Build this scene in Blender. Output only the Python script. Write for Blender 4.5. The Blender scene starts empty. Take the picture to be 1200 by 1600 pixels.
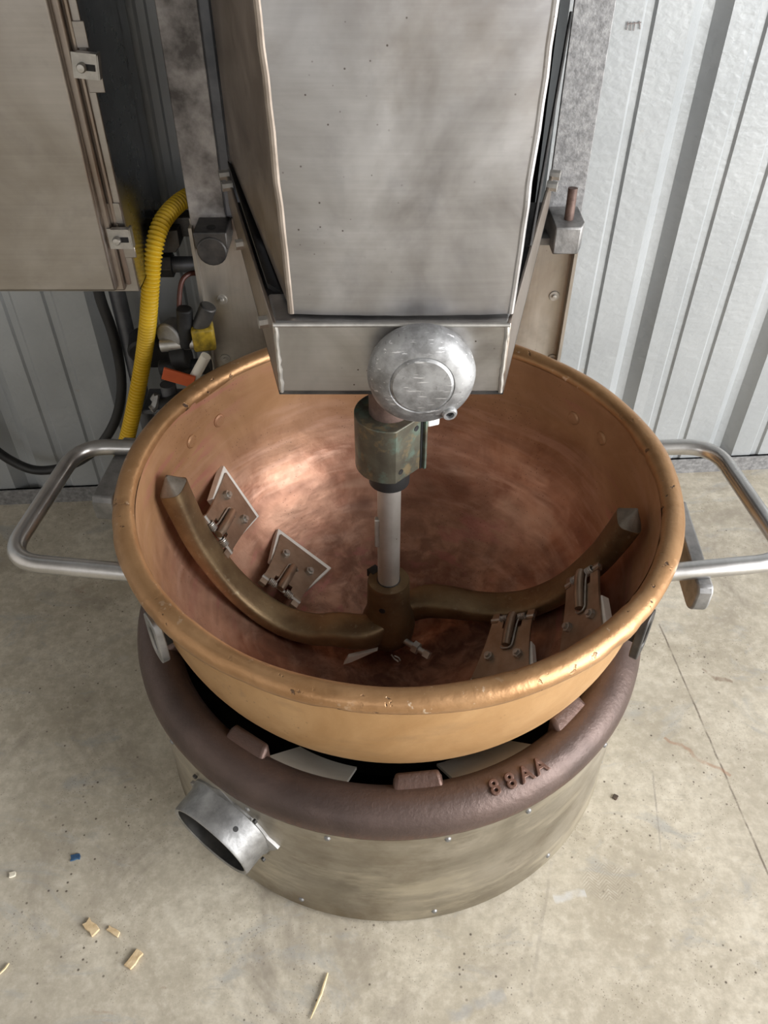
import bpy, bmesh, math, random
from mathutils import Vector, Matrix
random.seed(7)
D = bpy.data
scene = bpy.context.scene
COL = scene.collection
R = math.radians
PI = math.pi

# ------------------------------------------------------------------ camera
CAM_H, PITCH, FPX = 1.064, R(42.736), 1300.0
cam = D.cameras.new('camera'); cam_o = D.objects.new('camera', cam); COL.objects.link(cam_o)
cam.sensor_fit = 'VERTICAL'; cam.sensor_height = 32.0; cam.lens = FPX / 1600.0 * 32.0
cam.clip_start = 0.01
cam_o.location = (0, 0, CAM_H); cam_o.rotation_euler = (PI/2 - PITCH, 0, 0)
scene.camera = cam_o
vs = scene.view_settings
vs.view_transform = 'Standard'; vs.look = 'None'; vs.gamma = 1.0; vs.use_curve_mapping = False
vs.exposure = 0.0

# ------------------------------------------------------------------ room frame (wall is turned 4.1 degrees)
YAW = R(4.08)
WP = Vector((-0.732, 1.175, 0))
UD = Vector((math.cos(YAW), math.sin(YAW), 0))
VD = Vector((math.sin(YAW), -math.cos(YAW), 0))       # out of the wall, into the room
def W(u, v, z): return WP + UD*u + VD*v + Vector((0, 0, z))

# ------------------------------------------------------------------ world and daylight
wd = D.worlds.new('overcast_sky'); scene.world = wd; wd.use_nodes = True
wn = wd.node_tree.nodes
wn['Background'].inputs[0].default_value = (0.80, 0.88, 1.0, 1); wn['Background'].inputs[1].default_value = 0.6
# daylight entering through the big roll-up door opening in the right wall
RU, DV0, DV1, DZ1 = 3.3, 0.9, 4.1, 2.8
def area(name, loc, aim, sx, sy, power, col):
    l = D.lights.new(name, 'AREA'); l.shape = 'RECTANGLE'; l.size = sx; l.size_y = sy; l.energy = power; l.color = col
    o = D.objects.new(name, l); COL.objects.link(o); o.location = loc
    o.rotation_euler = (Vector(aim) - Vector(loc)).to_track_quat('-Z', 'Y').to_euler()
    return o
dl = W(RU + 0.12, (DV0 + DV1)/2, DZ1/2)
area('door_daylight', dl, dl - UD, DV1 - DV0, DZ1, 345, (1.0, 0.99, 0.98))

# added fill for the left side, set in an unseen opening behind the camera
FU0, FU1, FZ0, FZ1, VB = -1.5, .1, 1.0, 2.5, 4.7
wl = W((FU0 + FU1)/2, VB + .10, (FZ0 + FZ1)/2)
area('window_fill', wl, wl - VD, FU1 - FU0, FZ1 - FZ0, 22, (1.0, 0.98, 0.96))

# ------------------------------------------------------------------ pixel -> place helpers
cP, sP = math.cos(PITCH), math.sin(PITCH)
OC = Vector((0, 0, CAM_H))
def ray(x, y):
    a = (x - 600)/FPX; b = (800 - y)/FPX
    return Vector((a, cP + b*sP, -sP + b*cP))
def atz(x, y, z): d = ray(x, y); return OC + d*((z - CAM_H)/d.z)
def aty(x, y, Y): d = ray(x, y); return OC + d*(Y/d.y)
def onpl(x, y, p0, n): d = ray(x, y); return OC + d*((Vector(p0) - OC).dot(n)/d.dot(n))

# ------------------------------------------------------------------ node helpers
class NT:
    def __init__(s, name):
        s.m = D.materials.new(name); s.m.use_nodes = True
        s.t = s.m.node_tree; s.n = s.t.nodes; s.b = s.n['Principled BSDF']
        s.tc = s.n.new('ShaderNodeTexCoord'); s.oc = s.tc.outputs['Object']
    def link(s, a, b): s.t.links.new(a, b)
    def put(s, inp, v):
        if hasattr(v, 'is_linked') or isinstance(v, bpy.types.NodeSocket): s.link(v, inp)
        else:
            if isinstance(v, (tuple, list)) and len(v) == 3 and inp.type == 'RGBA': v = (*v, 1)
            inp.default_value = v
    def map(s, scale=(1,1,1), rot=(0,0,0), loc=(0,0,0), vec=None):
        n = s.n.new('ShaderNodeMapping'); s.link(vec or s.oc, n.inputs[0])
        n.inputs['Scale'].default_value = scale; n.inputs['Rotation'].default_value = rot; n.inputs['Location'].default_value = loc
        return n.outputs[0]
    def noise(s, scale, detail=4, rough=.55, vec=None, dist=0.0):
        n = s.n.new('ShaderNodeTexNoise'); s.link(vec or s.oc, n.inputs['Vector'])
        n.inputs['Scale'].default_value = scale; n.inputs['Detail'].default_value = detail
        n.inputs['Roughness'].default_value = rough; n.inputs['Distortion'].default_value = dist
        return n.outputs['Fac']
    def vor(s, scale, vec=None, out='Distance', feat='F1', rnd=1.0):
        n = s.n.new('ShaderNodeTexVoronoi'); s.link(vec or s.oc, n.inputs['Vector']); n.feature = feat
        n.inputs['Scale'].default_value = scale; n.inputs['Randomness'].default_value = rnd
        return n.outputs[out]
    def wave(s, scale, dist=0, det=2, vec=None, dire='X'):
        n = s.n.new('ShaderNodeTexWave'); s.link(vec or s.oc, n.inputs['Vector']); n.bands_direction = dire
        n.inputs['Scale'].default_value = scale; n.inputs['Distortion'].default_value = dist; n.inputs['Detail'].default_value = det
        return n.outputs['Fac']
    def ramp(s, fac, *stops):
        n = s.n.new('ShaderNodeValToRGB'); s.put(n.inputs[0], fac); e = n.color_ramp.elements
        while len(e) < len(stops): e.new(0.5)
        for el, (p, c) in zip(e, stops):
            el.position = p; el.color = (c, c, c, 1) if not isinstance(c, (tuple, list)) else (*c, 1)
        return n.outputs[0]
    def mix(s, fac, a, b, mode='MIX'):
        n = s.n.new('ShaderNodeMix'); n.data_type = 'RGBA'; n.blend_type = mode
        s.put(n.inputs[0], fac); s.put(n.inputs[6], a); s.put(n.inputs[7], b)
        return n.outputs[2]
    def math(s, op, a, b=0.0, c=None):
        n = s.n.new('ShaderNodeMath'); n.operation = op; s.put(n.inputs[0], a); s.put(n.inputs[1], b)
        if c is not None: s.put(n.inputs[2], c)
        return n.outputs[0]
    def sep(s, vec=None):
        n = s.n.new('ShaderNodeSeparateXYZ'); s.link(vec or s.oc, n.inputs[0]); return n.outputs
    def comb(s, x, y, z):
        n = s.n.new('ShaderNodeCombineXYZ'); s.put(n.inputs[0], x); s.put(n.inputs[1], y); s.put(n.inputs[2], z); return n.outputs[0]
    def bump(s, h, strength=.3, dist=.002, nrm=None):
        n = s.n.new('ShaderNodeBump'); s.put(n.inputs['Height'], h); n.inputs['Strength'].default_value = strength
        n.inputs['Distance'].default_value = dist
        if nrm: s.link(nrm, n.inputs['Normal'])
        s.link(n.outputs[0], s.b.inputs['Normal']); return n.outputs[0]
    def fin(s, col=None, rough=None, metal=None, spec=None):
        if col is not None: s.put(s.b.inputs['Base Color'], col)
        if rough is not None: s.put(s.b.inputs['Roughness'], rough)
        if metal is not None: s.put(s.b.inputs['Metallic'], metal)
        if spec is not None: s.b.inputs['Specular IOR Level'].default_value = spec
        return s.m

M = {}
def simple(name, c0, c1, scale, rough, metal, bump=0.0, bscale=None, bd=.001):
    t = NT(name)
    f = t.noise(scale, 5, .6)
    col = t.mix(t.ramp(f, (.35, 0.0), (.65, 1.0)), c0, c1)
    if bump: t.bump(t.noise(bscale or scale*4, 4), bump, bd)
    r = t.math('ADD', t.math('MULTIPLY', t.noise(scale*1.7, 4), .25), rough - .12)
    M[name] = t.fin(col, r, metal)
    return M[name]

def steel(name, c0, c1, rough, axis='X', dent=0.0, stain=0.0, spots=0.0, smear=None):
    """brushed sheet steel: fine streaks, cloudy smudges, optional dents and brown stains"""
    t = NT(name)
    sc = {'X': (4, 220, 220), 'Z': (220, 220, 4), 'Y': (220, 4, 220)}[axis]
    st = t.noise(1.0, 5, .7, t.map(sc))
    cl = t.noise(7, 5, .6, dist=.6)
    cl2 = t.noise(28, 4, .6)
    col = t.mix(t.ramp(cl, (.32, 0.0), (.68, 1.0)), c0, c1)
    col = t.mix(t.ramp(st, (.3, .10), (.7, 0.0)), col, (.02, .02, .02))
    col = t.mix(t.ramp(cl2, (.55, 0.0), (.8, .22)), col, tuple(x*.4 for x in c0))
    if stain:
        sn = t.ramp(t.noise(5.5, 6, .65, t.map(loc=(3.1, 1.7, .4))), (.52, 0.0), (.72, stain))
        col = t.mix(sn, col, (.17, .12, .065))
    if smear:
        bd = t.ramp(t.noise(1.0, 5, .6, t.map((4, 4, 22))), (.50, 0.0), (.68, .20))
        col = t.mix(bd, col, (.13, .11, .08))
        sm = t.ramp(t.noise(1.0, 6, .65, t.map(smear)), (.52, 0.0), (.62, .5))
        col = t.mix(sm, col, (.70, .65, .54))
    if spots:
        sp = t.ramp(t.vor(95), (.05, spots), (.10, 0.0))
        sp = t.math('MULTIPLY', sp, t.ramp(t.noise(9, 2), (.5, 0.0), (.6, 1.0)))
        col = t.mix(sp, col, (.05, .03, .02))
    h = t.math('MULTIPLY', st, .25)
    nb = t.bump(h, .25, .0006)
    if dent:
        d = t.noise(5.0, 2, .4, dist=.3)
        t.bump(d, dent, .03, nb)
    r = t.math('ADD', t.math('MULTIPLY', cl, .28), t.math('ADD', t.math('MULTIPLY', cl2, .16), rough - .2))
    M[name] = t.fin(col, r, 1.0)
    return M[name]

steel('hood_steel', (.31, .30, .305), (.53, .525, .53), .42, 'X', dent=.22, stain=.35, spots=.8)
steel('side_steel', (.34, .28, .235), (.48, .42, .37), .40, 'Z', dent=.10, stain=.4)
steel('gear_box_steel', (.31, .30, .295), (.60, .59, .58), .38, 'X', dent=.35, stain=.3, spots=.9)
steel('cabinet_steel', (.36, .33, .30), (.50, .47, .44), .36, 'X', dent=.12)
steel('cabinet_side_steel', (.40, .42, .44), (.55, .57, .60), .26, 'Z')
steel('panel_steel', (.38, .35, .31), (.58, .55, .505), .44, 'Z', stain=.5, spots=.9)
steel('drum_steel', (.33, .295, .24), (.55, .51, .44), .38, 'X', dent=.10, stain=.75, smear=(5, 5, 16))
steel('tube_steel', (.42, .41, .40), (.62, .61, .60), .30, 'Y', stain=.25, spots=.6)
steel('shaft_steel', (.40, .375, .345), (.60, .575, .54), .38, 'Z', stain=.35, spots=.9)
M['shaft_steel'].node_tree.nodes['Principled BSDF'].inputs['Metallic'].default_value = .55
simple('bolt_steel', (.40, .385, .36), (.56, .545, .51), 60, .48, .9)
simple('edge_steel', (.24, .20, .165), (.34, .29, .245), 30, .62, .6)
simple('port_cast', (.20, .20, .20), (.40, .40, .40), 40, .42, .85, .25, 150)
simple('dark_steel', (.05, .05, .052), (.11, .105, .10), 30, .5, .8, .3)
simple('black_steel', (.012, .012, .013), (.03, .03, .03), 30, .6, .4, .2)
simple('grey_cast', (.20, .20, .20), (.38, .375, .37), 26, .55, .85, .5, 140)
simple('rubber', (.008, .008, .009), (.018, .018, .018), 20, .5, 0.0)
simple('shade_black', (.006, .006, .007), (.010, .010, .011), 20, .9, 0.0)  # near-black that paints in the shade of the hood interior and post gap
M['shade_black'].node_tree.nodes['Principled BSDF'].inputs['Specular IOR Level'].default_value = .1
simple('conduit', (.085, .09, .10), (.16, .165, .18), 20, .45, .6, .1)
simple('yellow_plastic', (.60, .38, .012), (.72, .47, .025), 22, .42, 0.0)
simple('yellow_paint', (.14, .10, .01), (.46, .31, .02), 60, .5, .0, .3)
simple('orange_plastic', (.52, .085, .02), (.62, .12, .03), 30, .5, 0.0)
simple('white_plastic', (.74, .72, .66), (.84, .82, .78), 40, .45, 0.0, .1)
simple('galvanised_rough', (.20, .20, .205), (.36, .36, .365), 120, .55, .55, .5, 260)
simple('soot_galvanised', (.11, .10, .095), (.46, .435, .42), 22, .55, .55, .5, 220)
simple('rust_pin', (.10, .065, .055), (.19, .13, .11), 60, .6, .5, .3)
simple('red_tube', (.06, .018, .012), (.10, .03, .02), 40, .5, .2)
simple('pale_board', (.72, .68, .58), (.84, .81, .73), 12, .8, 0.0, .2)
simple('wood_chip', (.50, .36, .20), (.68, .53, .33), 90, .8, 0.0, .4)
simple('straw', (.58, .46, .27), (.70, .58, .36), 90, .8, 0.0)
simple('blue_scrap', (.02, .06, .14), (.05, .12, .22), 90, .7, 0.0)
simple('dark_crumb', (.04, .03, .022), (.10, .07, .05), 90, .9, 0.0)
simple('pale_crumb', (.62, .57, .46), (.75, .70, .58), 90, .9, 0.0)
simple('ink', (.18, .15, .14), (.26, .22, .21), 60, .8, 0.0)
simple('plain_wall', (.22, .215, .21), (.27, .265, .26), 3, .6, .1)
simple('pale_wall', (.56, .53, .49), (.64, .61, .57), 3, .6, .05)
simple('ceiling_sheet', (.11, .108, .105), (.15, .147, .143), 3, .7, 0.0)

def mat_copper(name, inside):
    t = NT(name); x, y, z = t.sep()
    # object origin at the rim plane on the axis: z runs from 0 (rim) to about -0.32 (bottom)
    zz = t.math('ADD', z, t.math('MULTIPLY', t.math('SUBTRACT', t.noise(6, 4), .5), .10))
    patch = t.noise(9, 6, .62, dist=.8)
    fine = t.noise(60, 5, .65)
    if inside:
        # scraped, brighter pink copper in the swept zone; tan oxide near the rim
        k = t.ramp(t.math('MULTIPLY', zz, -3.0), (.22, 0.0), (.50, 1.0))
        tan = t.mix(t.ramp(patch, (.35, 0.0), (.65, 1.0)), (.36, .19, .09), (.46, .26, .135))
        pink = t.mix(t.ramp(patch, (.35, 0.0), (.66, 1.0)), (.30, .135, .083), (.55, .31, .21))
        col = t.mix(k, tan, pink)
        # rings left by the scrapers
        rad = t.math('SQRT', t.math('ADD', t.math('MULTIPLY', x, x), t.math('MULTIPLY', y, y)))
        an = t.math('ARCTAN2', y, x)
        zr = t.math('ADD', z, t.math('MULTIPLY', t.math('SUBTRACT', t.noise(5, 2), .5), .03))
        rv = t.comb(t.math('MULTIPLY', zr, 26.0), t.math('MULTIPLY', an, 1.2), t.math('MULTIPLY', rad, 14.0))
        rings = t.noise(1.5, 3, .5, rv)
        rv2 = t.comb(t.math('MULTIPLY', zr, 60.0), t.math('MULTIPLY', an, 2.2), t.math('MULTIPLY', rad, 30.0))
        rings2 = t.noise(1.1, 4, .55, rv2)
        kk = t.math('ADD', t.math('MULTIPLY', k, .75), .25)
        col = t.mix(t.math('MULTIPLY', t.ramp(rings, (.52, 0.0), (.68, .45)), kk), col, (.62, .39, .28))
        col = t.mix(t.math('MULTIPLY', t.ramp(rings2, (.55, 0.0), (.68, .55)), kk), col, (.62, .38, .28))
        col = t.mix(t.math('MULTIPLY', t.ramp(rings, (.30, .50), (.46, 0.0)), kk), col, (.15, .068, .046))
        # heat-darkened mottling at the bottom
        bot = t.ramp(t.math('MULTIPLY', zz, -3.0), (.60, 0.0), (.90, 1.0))
        mot = t.ramp(t.noise(34, 5, .65, dist=.5), (.42, .8), (.58, 0.0))
        col = t.mix(t.math('MULTIPLY', bot, mot), col, (.15, .065, .045))
        pk = t.math('MULTIPLY', t.ramp(rings2, (.38, .5), (.45, 0.0)), t.ramp(t.noise(4, 2), (.52, 0.0), (.62, 1.0)))
        col = t.mix(pk, col, (.46, .17, .15))
        col = t.mix(t.math('MULTIPLY', t.ramp(t.vor(170), (.07, .8), (.15, 0.0)), t.ramp(t.noise(11, 2), (.45, 0.0), (.58, 1.0))), col, (.09, .045, .035))
        rough = t.math('SUBTRACT', t.math('ADD', .52, t.math('MULTIPLY', t.math('SUBTRACT', fine, .5), .25)), t.math('MULTIPLY', k, .08))
        h = t.math('ADD', t.math('MULTIPLY', t.vor(26, feat='SMOOTH_F1'), .8), t.math('ADD', t.math('MULTIPLY', rings, .35), t.math('MULTIPLY', fine, .12)))
        hb = t.math('MULTIPLY', h, t.math('ADD', t.math('MULTIPLY', k, .85), .15))
        t.bump(hb, .55, .007)
        met = t.math('ADD', t.math('MULTIPLY', k, .25), .35)
    else:
        col = t.mix(t.ramp(patch, (.35, 0.0), (.65, 1.0)), (.42, .238, .100), (.53, .325, .155))
        col = t.mix(t.ramp(t.noise(16, 5, .6, t.map((1, 1, 3))), (.55, 0.0), (.75, .5)), col, (.33, .20, .10))
        sp = t.math('MULTIPLY', t.ramp(t.vor(85), (.06, .85), (.13, 0.0)), t.ramp(t.noise(7, 3), (.46, 0.0), (.58, 1.0)))
        col = t.mix(sp, col, (.10, .065, .04))
        flake = t.math('MULTIPLY', t.ramp(t.noise(70, 4, .6, t.map((1, 1, .5))), (.60, 0.0), (.64, .8)), t.ramp(t.noise(3.5, 2), (.56, 0.0), (.64, 1.0)))
        col = t.mix(flake, col, (.17, .145, .12))
        t.bump(t.math('ADD', t.math('MULTIPLY', t.noise(24, 3), .7), t.math('MULTIPLY', fine, .4)), .25, .003)
        rough = t.math('ADD', .38, t.math('MULTIPLY', fine, .18)); met = .45
    M[name] = t.fin(col, rough, met)
mat_copper('copper_inside', True); mat_copper('copper_outside', False)

def mat_rim():
    t = NT('copper_rim')
    patch = t.noise(14, 6, .62)
    col = t.mix(t.ramp(patch, (.35, 0.0), (.65, 1.0)), (.32, .172, .075), (.45, .262, .128))
    nick = t.math('MULTIPLY', t.ramp(t.noise(75, 3, .6), (.64, 0.0), (.69, 1.0)), t.ramp(t.noise(11, 2), (.50, 0.0), (.60, 1.0)))
    col = t.mix(nick, col, (.075, .045, .03))
    lite = t.math('MULTIPLY', t.ramp(t.noise(90, 3, .6, t.map(loc=(2, 5, 1))), (.63, 0.0), (.68, .8)), t.ramp(t.noise(9, 2, vec=t.map(loc=(1, 1, 4))), (.48, 0.0), (.60, 1.0)))
    col = t.mix(lite, col, (.70, .56, .42))
    t.bump(t.math('ADD', t.noise(55, 4), t.math('MULTIPLY', nick, -1.2)), .4, .003)
    M['copper_rim'] = t.fin(col, t.math('ADD', .30, t.math('MULTIPLY', patch, .2)), .6)
mat_rim()

def mat_iron():
    t = NT('cast_iron'); x, y, z = t.sep()
    p = t.noise(8, 6, .6)
    col = t.mix(t.ramp(p, (.35, 0.0), (.65, 1.0)), (.070, .049, .043), (.128, .089, .077))
    an = t.math('ARCTAN2', y, x)
    v = t.comb(t.math('MULTIPLY', an, 60.0), t.math('MULTIPLY', z, 18.0), 0.0)
    streak = t.noise(1.0, 4, .6, v)
    low = t.ramp(t.math('ADD', z, t.math('MULTIPLY', t.math('SUBTRACT', p, .5), .03)), (.0, 1.0), (.018, 0.0))
    col = t.mix(t.math('MULTIPLY', low, t.ramp(streak, (.35, .2), (.6, .9))), col, (.155, .075, .05))
    g = t.noise(150, 4, .65)
    t.bump(t.math('ADD', t.math('MULTIPLY', g, .7), t.math('MULTIPLY', t.noise(40, 3), .5)), .45, .0022)
    M['cast_iron'] = t.fin(col, t.math('ADD', .34, t.math('MULTIPLY', t.noise(30, 4), .26)), .55)
mat_iron()

def mat_bronze():
    t = NT('bronze')
    p = t.noise(22, 6, .6)
    col = t.mix(t.ramp(p, (.35, 0.0), (.65, 1.0)), (.16, .105, .058), (.26, .185, .10))
    col = t.mix(t.ramp(t.noise(120, 3, .6), (.62, 0.0), (.70, .6)), col, (.30, .245, .16))
    t.bump(t.noise(170, 4, .6), .35, .0012)
    M['bronze'] = t.fin(col, t.math('ADD', .36, t.math('MULTIPLY', p, .22)), .75)
mat_bronze()
simple('tip_bronze', (.15, .13, .105), (.24, .21, .175), 60, .55, .6, .4, 200)
simple('scraper_steel', (.27, .195, .14), (.37, .28, .21), 40, .45, .75, .15)

def mat_patina():
    t = NT('patina_bronze')
    p = t.noise(30, 5, .6); q = t.noise(45, 5, .6, t.map(loc=(4, 2, 1)))
    col = t.mix(t.ramp(p, (.35, 0.0), (.65, 1.0)), (.075, .065, .048), (.12, .115, .085))
    col = t.mix(t.ramp(q, (.48, 0.0), (.66, .8)), col, (.14, .21, .17))
    col = t.mix(t.ramp(t.noise(55, 4, .6, t.map(loc=(9, 3, 6))), (.56, 0.0), (.68, .7)), col, (.23, .165, .085))
    M['patina_bronze'] = t.fin(col, .48, .45)
mat_patina()

def mat_alu():
    t = NT('cast_aluminium')
    p = t.noise(35, 6, .65)
    col = t.mix(t.ramp(p, (.36, 0.0), (.60, 1.0)), (.20, .20, .20), (.42, .425, .43))
    v = t.map((30, 260, 260), (0.3, .5, .8))
    scr = t.ramp(t.noise(1.0, 3, .6, v), (.62, 0.0), (.67, .7))
    col = t.mix(scr, col, (.80, .80, .81))
    v2 = t.map((260, 40, 200), (0.9, .2, .3))
    col = t.mix(t.ramp(t.noise(1.0, 3, .6, v2), (.65, 0.0), (.70, .7)), col, (.22, .22, .22))
    t.bump(t.noise(120, 4), .2, .001)
    M['cast_aluminium'] = t.fin(col, t.math('ADD', .40, t.math('MULTIPLY', p, .28)), .75)
mat_alu()

def mat_wall():
    t = NT('wall_sheet')
    p = t.noise(5, 5, .6)
    col = t.mix(t.ramp(p, (.35, 0.0), (.65, 1.0)), (.325, .342, .352), (.385, .402, .412))
    col = t.mix(t.ramp(t.noise(60, 4, .6), (.6, 0.0), (.78, .3)), col, (.275, .295, .31))
    col = t.mix(t.ramp(t.noise(26, 5, .6, t.map(loc=(3, 1, 7))), (.68, 0.0), (.74, .5)), col, (.36, .33, .29))
    e = t.noise(75, 2, .45, t.map((1, 1, 1.5)), .25)
    t.bump(e, .20, .004)
    M['wall_sheet'] = t.fin(col, .42, .18)
mat_wall()

def mat_floor():
    t = NT('concrete'); x, y, z = t.sep()
    big = t.noise(1.6, 5, .6); mid = t.noise(8, 6, .65); fine = t.noise(62, 7, .72); spk = t.noise(190, 3, .6)
    col = t.mix(t.ramp(mid, (.33, 0.0), (.67, 1.0)), (.40, .355, .275), (.60, .55, .45))
    col = t.mix(t.ramp(fine, (.34, .6), (.54, 0.0)), col, (.34, .305, .24))
    col = t.mix(t.ramp(fine, (.52, 0.0), (.72, .55)), col, (.70, .66, .57))
    col = t.mix(t.ramp(big, (.48, 0.0), (.68, .5)), col, (.33, .30, .245))
    st = t.ramp(t.noise(4.2, 6, .7, t.map(loc=(5, 2, 0)), 1.2), (.54, 0.0), (.70, .75))
    col = t.mix(st, col, (.27, .235, .19))
    gs = t.ramp(t.noise(5.5, 5, .7, t.map((1, 2.2, 1), (0, 0, .5), (1, 8, 0)), 1.5), (.56, 0.0), (.70, .55))
    col = t.mix(gs, col, (.33, .34, .34))
    scf = t.ramp(t.noise(1.0, 6, .7, t.map((30, 190, 1), (0, 0, .5)), .6), (.60, 0.0), (.70, .55))
    col = t.mix(t.math('MULTIPLY', scf, t.ramp(mid, (.45, 0.0), (.60, 1.0))), col, (.27, .25, .225))
    scf2 = t.ramp(t.noise(1.0, 6, .7, t.map((26, 170, 1), (0, 0, -.75), (4, 4, 0)), .6), (.62, 0.0), (.72, .5))
    col = t.mix(t.math('MULTIPLY', scf2, t.ramp(big, (.42, 0.0), (.58, 1.0))), col, (.24, .215, .185))
    rs = t.ramp(t.noise(7, 6, .7, t.map((1, 2.5, 1), (0, 0, -.6), (7, 3, 0)), 1.0), (.68, 0.0), (.76, .6))
    col = t.mix(rs, col, (.30, .19, .13))
    sp = t.math('MULTIPLY', t.ramp(t.vor(70, out='Distance'), (.07, .9), (.13, 0.0)), t.ramp(t.noise(6, 3, .6, t.map(loc=(2, 2, 0))), (.44, 0.0), (.58, 1.0)))
    col = t.mix(sp, col, (.085, .065, .05))
    sp3 = t.math('MULTIPLY', t.ramp(t.vor(260), (.10, .75), (.20, 0.0)), t.ramp(t.noise(14, 4, .6, t.map(loc=(8, 8, 0))), (.46, 0.0), (.60, 1.0)))
    col = t.mix(sp3, col, (.13, .105, .085))
    sp2 = t.math('MULTIPLY', t.ramp(t.vor(130), (.08, .8), (.16, 0.0)), t.ramp(t.noise(9, 3), (.5, 0.0), (.62, 1.0)))
    col = t.mix(sp2, col, (.15, .12, .10))
    # long scratches
    def line(p, q, w, strength, col, c, wob=.004):
        p = Vector(p); q = Vector(q); d = (q - p); L = d.length; d /= L
        lx = t.math('SUBTRACT', x, p.x); ly = t.math('SUBTRACT', y, p.y)
        al = t.math('ADD', t.math('MULTIPLY', lx, d.x), t.math('MULTIPLY', ly, d.y))
        pe = t.math('ADD', t.math('MULTIPLY', lx, -d.y), t.math('MULTIPLY', ly, d.x))
        pe = t.math('ADD', pe, t.math('MULTIPLY', t.math('SUBTRACT', t.noise(26, 4), .5), wob))
        m = t.ramp(t.math('DIVIDE', t.math('ABSOLUTE', pe), w), (.4, strength), (1.0, 0.0))
        inr = t.math('MULTIPLY', t.math('GREATER_THAN', al, 0.0), t.math('LESS_THAN', al, L))
        return t.mix(t.math('MULTIPLY', t.math('MULTIPLY', m, t.ramp(t.noise(48, 4), (.35, .25), (.55, 1.0))), inr), col, c)
    g = lambda a, b: atz(a, b, 0).to_2d().to_3d()
    col = line(g(1030, 975), g(1215, 1400), .0018, .85, col, (.14, .115, .09))
    col = line(g(1020, 1205), g(1033, 1330), .0016, .5, col, (.22, .20, .18))
    col = line(g(862, 1345), g(828, 1560), .003, .30, col, (.25, .22, .19), .012)
    col = line(g(1097, 1045), g(1120, 1062), .003, .7, col, (.25, .19, .14), .01)
    col = line(g(1118, 1060), g(1145, 1066), .004, .8, col, (.25, .19, .14), .02)
    col = line(g(1040, 1150), g(1140, 1215), .004, .5, col, (.33, .17, .10), .03)
    col = line(g(865, 1405), g(915, 1395), .006, .5, col, (.62, .64, .66), .02)
    col = line(g(700, 1590), g(790, 1555), .008, .4, col, (.33, .35, .38), .03)
    # boot print: chevron tread inside an oval patch
    bc = g(948, 1378)
    bx = t.math('SUBTRACT', x, bc.x); by = t.math('SUBTRACT', y, bc.y)
    rr = t.math('ADD', t.math('POWER', t.math('DIVIDE', bx, .034), 2), t.math('POWER', t.math('DIVIDE', by, .026), 2))
    chev = t.math('SINE', t.math('MULTIPLY', t.math('ADD', by, t.math('ABSOLUTE', t.math('PINGPONG', bx, .011))), 1500.0))
    bm = t.math('MULTIPLY', t.ramp(rr, (.7, 1.0), (1.0, 0.0)), t.ramp(chev, (.45, 0.0), (.6, .55)))
    bm = t.math('MULTIPLY', bm, t.ramp(fine, (.35, .2), (.55, 1.0)))
    col = t.mix(bm, col, (.27, .235, .19))
    t.bump(t.math('ADD', t.math('MULTIPLY', fine, .6), t.math('MULTIPLY', spk, .25)), .22, .0025)
    M['concrete'] = t.fin(col, t.math('ADD', .52, t.math('MULTIPLY', mid, .25)), 0.0, .35)
mat_floor()

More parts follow.
